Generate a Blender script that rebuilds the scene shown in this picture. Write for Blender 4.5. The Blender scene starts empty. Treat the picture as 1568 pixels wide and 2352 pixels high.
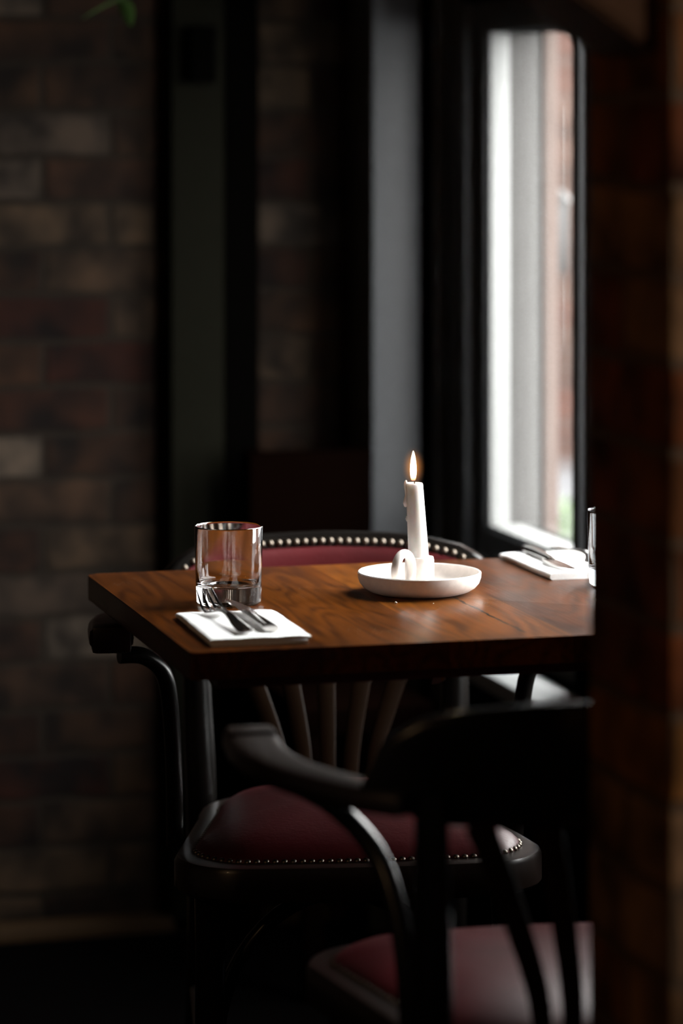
import bpy, bmesh, math, random
from mathutils import Vector, Matrix, noise

C = bpy.context.scene.collection
scene = bpy.context.scene
PI = math.pi
R = math.radians
random.seed(7)

# ------------------------------------------------------------------ camera, sky, exposure
# room axes: x = along the table's front edge towards the window wall, y = depth, z = up
cam_d = bpy.data.cameras.new('camera')
cam = bpy.data.objects.new('camera', cam_d)
C.objects.link(cam)
cam.location = (-0.7272, -3.2946, 1.32)
cam.rotation_euler = (R(90), 0, R(-15.2))
cam_d.sensor_fit = 'VERTICAL'
cam_d.sensor_height = 36
cam_d.sensor_width = 24
cam_d.lens = 7200 / 2352 * 36
cam_d.shift_y = -894 / 2352
cam_d.clip_start = 0.05
cam_d.dof.use_dof = True
cam_d.dof.focus_distance = 3.73
cam_d.dof.aperture_fstop = 2.2
scene.camera = cam

SKY = 28.0
world = bpy.data.worlds.new('overcast')
scene.world = world
world.use_nodes = True
bg = world.node_tree.nodes['Background']
bg.inputs['Color'].default_value = (0.99, 0.98, 0.96, 1)
bg.inputs['Strength'].default_value = SKY

scene.view_settings.view_transform = 'Standard'
scene.view_settings.look = 'None'
scene.view_settings.gamma = 1
scene.view_settings.exposure = 0.0
scene.view_settings.use_curve_mapping = False


def portal(name, y0, y1, z0, z1):
    """daylight portal lying in a window opening (guides sky sampling only)"""
    l = bpy.data.lights.new(name, 'AREA')
    l.shape = 'RECTANGLE'
    l.size = y1 - y0
    l.size_y = z1 - z0
    l.cycles.is_portal = True
    o = bpy.data.objects.new(name, l)
    C.objects.link(o)
    o.location = (0.845, (y0 + y1) / 2, (z0 + z1) / 2)
    # faces -x (into the room)
    o.rotation_euler = Matrix(((0, 0, 1), (1, 0, 0), (0, 1, 0))).to_euler()


# dim warm fill added to brighten the pier reveal, out of view to the left
wl = bpy.data.lights.new('fill_light', 'POINT'); wl.energy = 16; wl.color = (1.0, 0.62, 0.32); wl.shadow_soft_size = 0.12
wlo = bpy.data.objects.new('fill_light', wl); C.objects.link(wlo); wlo.location = (-2.2, -2.2, 2.1)

WIN = [(1.03, 1.442, 0.676, 1.463), (0.10, 0.90, 0.62, 1.95), (-2.4, -1.8, 1.0, 1.9)]  # last entry: unseen window, added to light the pier's front face
for i, (a, b, c, d) in enumerate(WIN):
    portal('window_portal', a, b, c, d)
portal('window_portal', 1.03, 1.442, 0.50, 0.584)  # portal of the added lower pane, out of sight behind the table


# ------------------------------------------------------------------ materials
def new_mat(name):
    m = bpy.data.materials.new(name)
    m.use_nodes = True
    return m, m.node_tree, m.node_tree.nodes['Principled BSDF']


def simple(name, col, rough=0.5, metal=0.0, coat=0.0, spec=0.5, bump=0.0, bscale=60, **kw):
    m, nt, p = new_mat(name)
    p.inputs['Base Color'].default_value = (*col, 1)
    p.inputs['Roughness'].default_value = rough
    p.inputs['Metallic'].default_value = metal
    p.inputs['Coat Weight'].default_value = coat
    p.inputs['Specular IOR Level'].default_value = spec
    for k, v in kw.items():
        p.inputs[k.replace('_', ' ')].default_value = v
    # slight procedural variation in tone and gloss
    tc = nt.nodes.new('ShaderNodeTexCoord')
    nz = nt.nodes.new('ShaderNodeTexNoise')
    nz.inputs['Scale'].default_value = bscale
    nz.inputs['Detail'].default_value = 4
    nt.links.new(tc.outputs['Object'], nz.inputs['Vector'])
    mx = nt.nodes.new('ShaderNodeMixRGB')
    mx.inputs[1].default_value = (*[c * 0.85 for c in col], 1)
    mx.inputs[2].default_value = (*[min(1, c * 1.12) for c in col], 1)
    nt.links.new(nz.outputs['Fac'], mx.inputs[0])
    nt.links.new(mx.outputs[0], p.inputs['Base Color'])
    if bump:
        bp = nt.nodes.new('ShaderNodeBump')
        bp.inputs['Strength'].default_value = bump
        bp.inputs['Distance'].default_value = 0.002
        nt.links.new(nz.outputs['Fac'], bp.inputs['Height'])
        nt.links.new(bp.outputs[0], p.inputs['Normal'])
    return m


def math_node(nt, op, a=None, b=None, va=None, vb=None):
    n = nt.nodes.new('ShaderNodeMath')
    n.operation = op
    if a is not None: nt.links.new(a, n.inputs[0])
    if b is not None: nt.links.new(b, n.inputs[1])
    if va is not None: n.inputs[0].default_value = va
    if vb is not None: n.inputs[1].default_value = vb
    return n.outputs[0]


def ramp(nt, fac, stops):
    r = nt.nodes.new('ShaderNodeValToRGB')
    el = r.color_ramp.elements
    while len(el) < len(stops): el.new(0.5)
    for e, (p, c) in zip(el, stops):
        e.position = p
        e.color = (*c, 1)
    nt.links.new(fac, r.inputs[0])
    return r.outputs[0]


def brick_mat(name, cols, mortar, scale=1.0, rough=0.9):
    m, nt, p = new_mat(name)
    tc = nt.nodes.new('ShaderNodeTexCoord')
    sp = nt.nodes.new('ShaderNodeSeparateXYZ')
    nt.links.new(tc.outputs['Object'], sp.inputs[0])
    xy = math_node(nt, 'ADD', sp.outputs[0], sp.outputs[1])
    cb = nt.nodes.new('ShaderNodeCombineXYZ')
    nt.links.new(xy, cb.inputs[0])
    nt.links.new(sp.outputs[2], cb.inputs[1])
    nz0 = nt.nodes.new('ShaderNodeTexNoise')
    nz0.inputs['Scale'].default_value = 9
    nt.links.new(tc.outputs['Object'], nz0.inputs['Vector'])
    va = nt.nodes.new('ShaderNodeVectorMath')
    va.operation = 'MULTIPLY_ADD'
    nt.links.new(nz0.outputs['Color'], va.inputs[0])
    va.inputs[1].default_value = (0.02, 0.02, 0)
    nt.links.new(cb.outputs[0], va.inputs[2])
    br = nt.nodes.new('ShaderNodeTexBrick')
    br.inputs['Scale'].default_value = scale
    br.inputs['Brick Width'].default_value = 0.225
    br.inputs['Row Height'].default_value = 0.075
    br.inputs['Mortar Size'].default_value = 0.006
    br.inputs['Mortar Smooth'].default_value = 0.4
    br.inputs['Color1'].default_value = (0, 0, 0, 1)
    br.inputs['Color2'].default_value = (1, 1, 1, 1)
    br.inputs['Mortar'].default_value = (0.5, 0.5, 0.5, 1)
    nt.links.new(va.outputs[0], br.inputs['Vector'])
    body = ramp(nt, br.outputs['Color'], [(i / (len(cols) - 1), c) for i, c in enumerate(cols)])
    nz = nt.nodes.new('ShaderNodeTexNoise')
    nz.inputs['Scale'].default_value = 14
    nz.inputs['Detail'].default_value = 6
    nt.links.new(tc.outputs['Object'], nz.inputs['Vector'])
    stain = ramp(nt, nz.outputs['Fac'], [(0.34, (0.25, 0.23, 0.22)), (0.52, (1, 1, 1)), (0.68, (1.7, 1.65, 1.6))])
    mu = nt.nodes.new('ShaderNodeMixRGB')
    mu.blend_type = 'MULTIPLY'
    mu.inputs[0].default_value = 1
    nt.links.new(body, mu.inputs[1])
    nt.links.new(stain, mu.inputs[2])
    mm = nt.nodes.new('ShaderNodeMixRGB')
    nt.links.new(br.outputs['Fac'], mm.inputs[0])
    nt.links.new(mu.outputs[0], mm.inputs[1])
    mm.inputs[2].default_value = (*mortar, 1)
    nt.links.new(mm.outputs[0], p.inputs['Base Color'])
    p.inputs['Roughness'].default_value = rough
    p.inputs['Specular IOR Level'].default_value = 0.12
    bp = nt.nodes.new('ShaderNodeBump')
    bp.inputs['Strength'].default_value = 0.7
    bp.inputs['Distance'].default_value = 0.006
    inv = math_node(nt, 'SUBTRACT', None, br.outputs['Fac'], va=1.0)
    hh = math_node(nt, 'ADD', inv, nz.outputs['Fac'])
    nt.links.new(hh, bp.inputs['Height'])
    nt.links.new(bp.outputs[0], p.inputs['Normal'])
    return m


def table_mat():
    """oiled hardwood planks running in y, with cathedral grain, plank joints and one long crack"""
    m, nt, p = new_mat('table_wood')
    tc = nt.nodes.new('ShaderNodeTexCoord')
    sp = nt.nodes.new('ShaderNodeSeparateXYZ')
    nt.links.new(tc.outputs['Object'], sp.inputs[0])
    X, Y, Z = sp.outputs
    # planks: joints at x = 0.435 + k*0.145
    q = math_node(nt, 'DIVIDE', math_node(nt, 'SUBTRACT', X, vb=0.435 - 0.145 * 10), vb=0.145)
    fl = math_node(nt, 'FLOOR', q)
    fr = math_node(nt, 'FRACT', q)
    wn = nt.nodes.new('ShaderNodeTexWhiteNoise')
    wn.noise_dimensions = '1D'
    nt.links.new(fl, wn.inputs['W'])
    # grain: distorted bands stretched along the plank, shifted per plank
    sx = math_node(nt, 'ADD', math_node(nt, 'MULTIPLY', X, vb=9.0), math_node(nt, 'MULTIPLY', wn.outputs['Value'], vb=37.0))
    sy = math_node(nt, 'MULTIPLY', Y, vb=1.6)
    sz = math_node(nt, 'MULTIPLY', Z, vb=9.0)
    cb = nt.nodes.new('ShaderNodeCombineXYZ')
    nt.links.new(sx, cb.inputs[0]); nt.links.new(sy, cb.inputs[1]); nt.links.new(sz, cb.inputs[2])
    n1 = nt.nodes.new('ShaderNodeTexNoise')
    n1.inputs['Scale'].default_value = 1.3
    n1.inputs['Detail'].default_value = 2
    n1.inputs['Distortion'].default_value = 0.4
    nt.links.new(cb.outputs[0], n1.inputs['Vector'])
    rings = math_node(nt, 'SINE', math_node(nt, 'MULTIPLY', n1.outputs['Fac'], vb=60.0))
    rings = math_node(nt, 'MULTIPLY_ADD', rings, None, vb=0.5)
    nt.nodes[-1].inputs[2].default_value = 0.5
    cb2 = nt.nodes.new('ShaderNodeCombineXYZ')
    nt.links.new(math_node(nt, 'MULTIPLY', sx, vb=16.0), cb2.inputs[0])
    nt.links.new(math_node(nt, 'MULTIPLY', sy, vb=4.0), cb2.inputs[1])
    nt.links.new(math_node(nt, 'MULTIPLY', sz, vb=16.0), cb2.inputs[2])
    n2 = nt.nodes.new('ShaderNodeTexNoise')
    n2.inputs['Scale'].default_value = 1.0
    n2.inputs['Detail'].default_value = 5
    nt.links.new(cb2.outputs[0], n2.inputs['Vector'])
    tone = nt.nodes.new('ShaderNodeValToRGB'); tone.color_ramp.interpolation = 'CONSTANT'
    tv = [(0.0, .30), (0.1847, .55), (0.3694, .38), (0.5541, .30), (0.7389, .5), (0.9236, .4)]
    tv[2] = (0.3694, 1.0)
    el = tone.color_ramp.elements
    while len(el) < len(tv): el.new(0.5)
    for e_, (p_, c_) in zip(el, tv): e_.position = p_; e_.color = (c_, c_, c_, 1)
    nt.links.new(math_node(nt, 'DIVIDE', X, vb=0.785), tone.inputs[0])
    base = ramp(nt, tone.outputs[0], [(0.0, (0.038, 0.0088, 0.0007)), (0.5, (0.075, 0.0195, 0.0013)), (1.0, (0.130, 0.0380, 0.0025))])
    gr = ramp(nt, math_node(nt, 'ADD', math_node(nt, 'MULTIPLY', rings, vb=0.35), math_node(nt, 'MULTIPLY', n2.outputs['Fac'], vb=0.75)),
              [(0.25, (0.48, 0.45, 0.43)), (0.5, (0.95, 0.95, 0.95)), (0.85, (1.35, 1.35, 1.35))])
    mu = nt.nodes.new('ShaderNodeMixRGB'); mu.blend_type = 'MULTIPLY'; mu.inputs[0].default_value = 1
    nt.links.new(base, mu.inputs[1]); nt.links.new(gr, mu.inputs[2])
    # big blotches
    n3 = nt.nodes.new('ShaderNodeTexNoise'); n3.inputs['Scale'].default_value = 6; n3.inputs['Detail'].default_value = 3
    nt.links.new(tc.outputs['Object'], n3.inputs['Vector'])
    bl = ramp(nt, n3.outputs['Fac'], [(0.3, (0.7, 0.68, 0.66)), (0.6, (1.1, 1.08, 1.05))])
    mu2 = nt.nodes.new('ShaderNodeMixRGB'); mu2.blend_type = 'MULTIPLY'; mu2.inputs[0].default_value = 1
    nt.links.new(mu.outputs[0], mu2.inputs[1]); nt.links.new(bl, mu2.inputs[2])
    # joint line
    jd = math_node(nt, 'MINIMUM', fr, math_node(nt, 'SUBTRACT', None, fr, va=1.0))
    jl = math_node(nt, 'LESS_THAN', jd, vb=0.0035)
    # crack: wandering line at x = 0.39
    nc = nt.nodes.new('ShaderNodeTexNoise'); nc.noise_dimensions = '1D'
    nc.inputs['Scale'].default_value = 22; nc.inputs['Detail'].default_value = 5
    nt.links.new(Y, nc.inputs['W'])
    cx = math_node(nt, 'MULTIPLY', math_node(nt, 'SUBTRACT', nc.outputs['Fac'], vb=0.5), vb=0.010)
    dx = math_node(nt, 'ABSOLUTE', math_node(nt, 'SUBTRACT', math_node(nt, 'SUBTRACT', X, vb=0.390), cx))
    nw = nt.nodes.new('ShaderNodeTexNoise'); nw.noise_dimensions = '1D'
    nw.inputs['Scale'].default_value = 45
    nt.links.new(math_node(nt, 'ADD', Y, vb=3.3), nw.inputs['W'])
    wid = math_node(nt, 'MULTIPLY', nw.outputs['Fac'], vb=0.0034)
    ck = math_node(nt, 'LESS_THAN', dx, wid)
    ck = math_node(nt, 'MULTIPLY', ck, math_node(nt, 'GREATER_THAN', Y, vb=0.035))
    ck = math_node(nt, 'MULTIPLY', ck, math_node(nt, 'LESS_THAN', Y, vb=0.36))
    dark = math_node(nt, 'MAXIMUM', math_node(nt, 'MULTIPLY', jl, vb=0.35), ck)
    # dents near the front edge of that plank
    vo = nt.nodes.new('ShaderNodeTexVoronoi'); vo.inputs['Scale'].default_value = 240
    nt.links.new(tc.outputs['Object'], vo.inputs['Vector'])
    nm = nt.nodes.new('ShaderNodeTexNoise'); nm.inputs['Scale'].default_value = 11
    nt.links.new(tc.outputs['Object'], nm.inputs['Vector'])
    spk = math_node(nt, 'LESS_THAN', vo.outputs['Distance'], math_node(nt, 'MULTIPLY', math_node(nt, 'SUBTRACT', nm.outputs['Fac'], vb=0.40), vb=0.62))
    vc = nt.nodes.new('ShaderNodeSeparateColor')
    nt.links.new(vo.outputs['Color'], vc.inputs[0])
    spk = math_node(nt, 'MULTIPLY', spk, math_node(nt, 'GREATER_THAN', vc.outputs[0], vb=0.60))
    md = nt.nodes.new('ShaderNodeMixRGB')
    nt.links.new(dark, md.inputs[0]); nt.links.new(mu2.outputs[0], md.inputs[1])
    md.inputs[2].default_value = (0.006, 0.003, 0.002, 1)
    ms = nt.nodes.new('ShaderNodeMixRGB')
    nt.links.new(math_node(nt, 'MULTIPLY', spk, vb=0.55), ms.inputs[0]); nt.links.new(md.outputs[0], ms.inputs[1])
    ms.inputs[2].default_value = (0.42, 0.30, 0.2, 1)
    nt.links.new(ms.outputs[0], p.inputs['Base Color'])
    rr = math_node(nt, 'MULTIPLY_ADD', n3.outputs['Fac'], None, vb=0.22)
    nt.nodes[-1].inputs[2].default_value = 0.22
    nt.links.new(rr, p.inputs['Roughness'])
    p.inputs['Specular IOR Level'].default_value = 0.17
    bp = nt.nodes.new('ShaderNodeBump'); bp.inputs['Strength'].default_value = 0.25; bp.inputs['Distance'].default_value = 0.001
    h = math_node(nt, 'SUBTRACT', n2.outputs['Fac'], math_node(nt, 'MULTIPLY', dark, vb=3.0))
    nt.links.new(h, bp.inputs['Height']); nt.links.new(bp.outputs[0], p.inputs['Normal'])
    return m


def leather_mat():
    m, nt, p = new_mat('burgundy_leather')
    tc = nt.nodes.new('ShaderNodeTexCoord')
    n = nt.nodes.new('ShaderNodeTexNoise'); n.inputs['Scale'].default_value = 160; n.inputs['Detail'].default_value = 4
    n2 = nt.nodes.new('ShaderNodeTexNoise'); n2.inputs['Scale'].default_value = 9
    nt.links.new(tc.outputs['Object'], n.inputs['Vector']); nt.links.new(tc.outputs['Object'], n2.inputs['Vector'])
    c = ramp(nt, n2.outputs['Fac'], [(0.3, (0.056, 0.0045, 0.0065)), (0.7, (0.086, 0.0065, 0.0095))])
    nt.links.new(c, p.inputs['Base Color'])
    p.inputs['Roughness'].default_value = 0.45
    p.inputs['Specular IOR Level'].default_value = 0.28
    bp = nt.nodes.new('ShaderNodeBump'); bp.inputs['Strength'].default_value = 0.35; bp.inputs['Distance'].default_value = 0.0012
    nt.links.new(n.outputs['Fac'], bp.inputs['Height']); nt.links.new(bp.outputs[0], p.inputs['Normal'])
    return m


def pane_mat():
    m = bpy.data.materials.new('window_glass'); m.use_nodes = True
    nt = m.node_tree; nt.nodes.clear()
    out = nt.nodes.new('ShaderNodeOutputMaterial')
    tr = nt.nodes.new('ShaderNodeBsdfTransparent'); tr.inputs[0].default_value = (0.93, 0.94, 0.94, 1)
    gl = nt.nodes.new('ShaderNodeBsdfGlossy'); gl.inputs['Roughness'].default_value = 0.02
    lw = nt.nodes.new('ShaderNodeLayerWeight'); lw.inputs[0].default_value = 0.5
    fz = math_node(nt, 'MULTIPLY', math_node(nt, 'POWER', lw.outputs['Facing'], vb=5.0), vb=0.5)
    fz = math_node(nt, 'ADD', fz, vb=0.03)
    mx = nt.nodes.new('ShaderNodeMixShader')
    nt.links.new(fz, mx.inputs[0]); nt.links.new(tr.outputs[0], mx.inputs[1]); nt.links.new(gl.outputs[0], mx.inputs[2])
    nt.links.new(mx.outputs[0], out.inputs[0])
    return m


M = {}
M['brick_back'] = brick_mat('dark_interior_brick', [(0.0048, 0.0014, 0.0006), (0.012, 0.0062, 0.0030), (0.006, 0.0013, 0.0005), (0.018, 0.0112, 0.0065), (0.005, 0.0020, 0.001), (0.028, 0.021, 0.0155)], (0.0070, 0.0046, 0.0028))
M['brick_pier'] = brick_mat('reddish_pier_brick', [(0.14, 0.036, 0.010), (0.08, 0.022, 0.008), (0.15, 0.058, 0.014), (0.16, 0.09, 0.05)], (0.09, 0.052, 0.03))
M['brick_out'] = brick_mat('street_brick', [(0.045, 0.018, 0.013), (0.035, 0.022, 0.018), (0.055, 0.035, 0.028)], (0.045, 0.042, 0.04), rough=0.95)
M['black'] = simple('black_lacquer', (0.005, 0.004, 0.0035), rough=0.24, coat=0.0, spec=0.28, bscale=20)
M['brownblack'] = simple('dark_bentwood', (0.014, 0.008, 0.006), rough=0.33, coat=0.06, spec=0.35, bscale=30)
M['slat'] = simple('worn_brown_bentwood', (0.014, 0.006, 0.0022), rough=0.6, spec=0.05, bscale=50)
M['leather'] = leather_mat()
M['brass'] = simple('antique_nail', (0.17, 0.14, 0.115), rough=0.38, metal=1.0)
M['table'] = table_mat()
M['apron'] = simple('dark_red_wood', (0.06, 0.014, 0.008), rough=0.5, bscale=30)
M['ceramic'] = simple('matte_white_ceramic', (0.82, 0.765, 0.725), rough=0.5, bscale=120, bump=0.08)
M['wax'] = simple('white_wax', (0.93, 0.905, 0.87), rough=0.45, bscale=4, Subsurface_Weight=0.35, Subsurface_Scale=0.006, Subsurface_Radius=(1.0, 0.8, 0.65))
M['napkin'] = simple('white_paper_napkin', (0.93, 0.93, 0.93), rough=0.95, bscale=500, bump=0.25)
M['steel'] = simple('polished_steel', (0.62, 0.60, 0.58), rough=0.14, metal=1.0, bscale=40)
M['wick'] = simple('charred_wick', (0.02, 0.012, 0.008), rough=0.9)
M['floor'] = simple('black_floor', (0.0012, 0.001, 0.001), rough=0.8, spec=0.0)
M['ceiling'] = simple('dark_ceiling', (0.03, 0.028, 0.026), rough=0.9)
M['plaster'] = simple('dark_room_wall', (0.05, 0.035, 0.025), rough=0.9)
M['frame'] = simple('charcoal_window_paint', (0.060, 0.063, 0.067), rough=0.42)
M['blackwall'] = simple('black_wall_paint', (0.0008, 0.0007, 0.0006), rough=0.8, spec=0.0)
M['greypost'] = simple('grey_post_paint', (0.055, 0.058, 0.063), rough=0.5)
M['olivepost'] = simple('olive_grey_post_paint', (0.005, 0.0048, 0.0034), rough=0.8, spec=0.0)
M['sill'] = simple('pale_grey_sill', (0.5, 0.515, 0.52), rough=0.5)
M['oak'] = simple('brown_skirting', (0.026, 0.014, 0.006), rough=0.7, spec=0.1)
M['render'] = simple('grey_render', (0.055, 0.053, 0.051), rough=0.9, bscale=12)
M['white_out'] = simple('white_exterior_paint', (0.20, 0.203, 0.20), rough=0.6)
M['stone'] = simple('pinkish_stone', (0.095, 0.070, 0.061), rough=0.9, bscale=20)
M['paving'] = simple('street_paving', (0.045, 0.045, 0.048), rough=0.9, bscale=6)
M['blueglass'] = simple('street_window_glass', (0.04, 0.055, 0.09), rough=0.3)
M['leaf'] = simple('green_leaf', (0.020, 0.048, 0.006), rough=0.5)
M['leaf_out'] = simple('pale_green_leaf', (0.06, 0.10, 0.03), rough=0.6)
M['terracotta'] = simple('terracotta', (0.06, 0.025, 0.015), rough=0.8)
M['castiron'] = simple('black_cast_iron', (0.012, 0.012, 0.012), rough=0.45)
M['paper'] = simple('torn_paper', (0.55, 0.52, 0.47), rough=0.9)
M['yellow'] = simple('yellow_print', (0.65, 0.40, 0.03), rough=0.8)
M['pane'] = pane_mat()
M['corbel'] = simple('dark_brown_timber', (0.05, 0.02, 0.008), rough=0.8, spec=0.1)
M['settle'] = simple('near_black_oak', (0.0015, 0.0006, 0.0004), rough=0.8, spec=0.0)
g, nt, p = new_mat('tumbler_glass')
p.inputs['Base Color'].default_value = (1, 1, 1, 1)
p.inputs['Transmission Weight'].default_value = 1
p.inputs['Roughness'].default_value = 0.0
p.inputs['IOR'].default_value = 1.5
M['glass'] = g


def flame_mat():
    m = bpy.data.materials.new('candle_flame'); m.use_nodes = True
    nt = m.node_tree; nt.nodes.clear()
    out = nt.nodes.new('ShaderNodeOutputMaterial')
    tc = nt.nodes.new('ShaderNodeTexCoord')
    sp = nt.nodes.new('ShaderNodeSeparateXYZ')
    nt.links.new(tc.outputs['Generated'], sp.inputs[0])
    col = ramp(nt, sp.outputs[2], [(0.0, (0.25, 0.10, 0.10)), (0.10, (0.9, 0.35, 0.1)), (0.2, (1.0, 0.72, 0.45)), (1.0, (1.0, 0.68, 0.38))])
    st = math_node(nt, 'MULTIPLY_ADD', sp.outputs[2], None, vb=10.0)
    nt.nodes[-1].inputs[2].default_value = 1.0
    em = nt.nodes.new('ShaderNodeEmission')
    nt.links.new(col, em.inputs[0])
    mn = math_node(nt, 'MINIMUM', math_node(nt, 'MULTIPLY', sp.outputs[2], vb=90.0), vb=26.0)
    nt.links.new(math_node(nt, 'ADD', mn, vb=0.4), em.inputs[1])
    nt.links.new(em.outputs[0], out.inputs[0])
    return m


def halo_mat():
    """lens-glow halo round the flame, put in as a volume: emission only, thinning outwards"""
    m = bpy.data.materials.new('flame_halo'); m.use_nodes = True
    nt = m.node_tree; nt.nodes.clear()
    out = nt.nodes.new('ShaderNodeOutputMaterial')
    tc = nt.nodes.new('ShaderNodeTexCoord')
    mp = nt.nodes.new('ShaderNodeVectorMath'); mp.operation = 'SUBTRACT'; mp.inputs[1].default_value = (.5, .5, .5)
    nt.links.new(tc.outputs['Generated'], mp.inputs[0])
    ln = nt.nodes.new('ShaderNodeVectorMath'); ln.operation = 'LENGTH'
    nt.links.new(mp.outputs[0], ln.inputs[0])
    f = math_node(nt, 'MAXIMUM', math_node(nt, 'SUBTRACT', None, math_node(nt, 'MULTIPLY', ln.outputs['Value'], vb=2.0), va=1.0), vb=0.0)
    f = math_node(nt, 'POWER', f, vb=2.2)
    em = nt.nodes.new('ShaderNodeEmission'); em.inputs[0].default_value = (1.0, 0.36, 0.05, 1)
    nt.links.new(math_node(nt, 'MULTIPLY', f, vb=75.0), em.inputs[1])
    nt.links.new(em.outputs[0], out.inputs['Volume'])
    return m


M['flame'] = flame_mat()
M['halo'] = halo_mat()


# ------------------------------------------------------------------ mesh helpers
def obj(name, bm, mat, parent=None, smooth=True, angle=40):
    me = bpy.data.meshes.new(name)
    bmesh.ops.recalc_face_normals(bm, faces=bm.faces)
    bm.to_mesh(me); bm.free()
    mats = mat if isinstance(mat, (list, tuple)) else [mat]
    for x in mats: me.materials.append(x)
    if smooth:
        me.shade_smooth()
        me.set_sharp_from_angle(angle=R(angle))
    o = bpy.data.objects.new(name, me)
    C.objects.link(o)
    if parent: o.parent = parent
    return o


def thing(name, label, cat, loc=(0, 0, 0), rotz=0, group=None):
    o = bpy.data.objects.new(name, None)
    C.objects.link(o)
    o.empty_display_size = 0.05
    o.location = loc; o.rotation_euler = (0, 0, rotz)
    o['label'] = label; o['category'] = cat
    if group: o['group'] = group
    return o


def tag(o, label, cat, group=None):
    o['label'] = label; o['category'] = cat
    if group: o['group'] = group
    return o


def struct(name, bm, mat, parent=None, smooth=False):
    o = obj(name, bm, mat, parent, smooth=smooth)
    if not parent: o['kind'] = 'structure'
    return o


def copy_tree(o, parent=None):
    c = o.copy(); C.objects.link(c)
    if parent: c.parent = parent
    for ch in [x for x in bpy.data.objects if x.parent == o]:
        copy_tree(ch, c)
    return c


def bx(bm, x0, x1, y0, y1, z0, z1, bev=0.0, seg=2):
    b2 = bmesh.new()
    vs = [b2.verts.new((x, y, z)) for x in (x0, x1) for y in (y0, y1) for z in (z0, z1)]
    for f in ((0, 1, 3, 2), (4, 6, 7, 5), (0, 4, 5, 1), (2, 3, 7, 6), (0, 2, 6, 4), (1, 5, 7, 3)):
        b2.faces.new([vs[i] for i in f])
    if bev:
        bmesh.ops.bevel(b2, geom=b2.edges[:], offset=bev, segments=seg, profile=0.6, affect='EDGES')
    merge(bm, b2)


def merge(bm, b2):
    me = bpy.data.meshes.new('tmp'); b2.to_mesh(me); b2.free(); bm.from_mesh(me); bpy.data.meshes.remove(me)


def prism(bm, poly, z0, z1, bev=0.0):
    b2 = bmesh.new()
    lo = [b2.verts.new((x, y, z0)) for x, y in poly]
    hi = [b2.verts.new((x, y, z1)) for x, y in poly]
    n = len(poly)
    b2.faces.new(lo[::-1]); b2.faces.new(hi)
    for i in range(n):
        b2.faces.new((lo[i], lo[(i + 1) % n], hi[(i + 1) % n], hi[i]))
    if bev:
        es = [e for e in b2.edges if abs(e.verts[0].co.z - e.verts[1].co.z) < 1e-6]
        bmesh.ops.bevel(b2, geom=es, offset=bev, segments=3, profile=0.5, affect='EDGES')
    merge(bm, b2)


def sweep(bm, pts, radii, n=14, up=Vector((0, 0, 1)), power=1.0, cap=True):
    """swept section: radii (w, h); w sideways, h along up; power<1 squares it"""
    pts = [Vector(p) for p in pts]
    if not isinstance(radii, list): radii = [radii] * len(pts)
    radii = [(r, r) if not isinstance(r, (tuple, list)) else r for r in radii]
    rings = []
    prev = None
    for i, p in enumerate(pts):
        t = (pts[min(i + 1, len(pts) - 1)] - pts[max(i - 1, 0)]).normalized()
        if up is None:
            side = prev - t * prev.dot(t) if prev else t.orthogonal()
            side.normalize(); prev = side.copy()
        else:
            side = t.cross(up).normalized()
        nrm = side.cross(t).normalized()
        w, h = radii[i]
        ring = []
        for k in range(n):
            a = 2 * PI * k / n
            ca, sa = math.cos(a), math.sin(a)
            ca = math.copysign(abs(ca) ** power, ca); sa = math.copysign(abs(sa) ** power, sa)
            ring.append(bm.verts.new(p + side * (w * ca) + nrm * (h * sa)))
        rings.append(ring)
    for a, b in zip(rings, rings[1:]):
        for k in range(n):
            bm.faces.new((a[k], a[(k + 1) % n], b[(k + 1) % n], b[k]))
    if cap:
        bm.faces.new(rings[0][::-1]); bm.faces.new(rings[-1])


def smooth_path(pts, n=8):
    """Catmull-Rom through points (tuples of any length)"""
    out = []
    P = [pts[0]] + list(pts) + [pts[-1]]
    for i in range(1, len(P) - 2):
        for k in range(n):
            t = k / n
            out.append(tuple(0.5 * ((2 * b) + (-a + c) * t + (2 * a - 5 * b + 4 * c - d) * t * t + (-a + 3 * b - 3 * c + d) * t ** 3)
                             for a, b, c, d in zip(P[i - 1], P[i], P[i + 1], P[i + 2])))
    out.append(tuple(pts[-1]))
    return out


def lathe(bm, prof, n=64, cx=0, cy=0, wob=None):
    rings = []
    for (r, z) in prof:
        if r < 1e-6:
            rings.append([bm.verts.new((cx, cy, z))])
        else:
            rings.append([bm.verts.new((cx + r * math.cos(2 * PI * k / n), cy + r * math.sin(2 * PI * k / n), z)) for k in range(n)])
    for a, b in zip(rings, rings[1:]):
        for k in range(n):
            if len(a) == 1 and len(b) == 1: continue
            if len(a) == 1: bm.faces.new((a[0], b[k], b[(k + 1) % n]))
            elif len(b) == 1: bm.faces.new((a[k], b[0], a[(k + 1) % n]))
            else: bm.faces.new((a[k], a[(k + 1) % n], b[(k + 1) % n], b[k]))


def interp(tab, x):
    for (a, va), (b, vb) in zip(tab, tab[1:]):
        if x <= b:
            t = (x - a) / (b - a); t = max(0, min(1, t))
            return va + (vb - va) * t
    return tab[-1][1]


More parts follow.
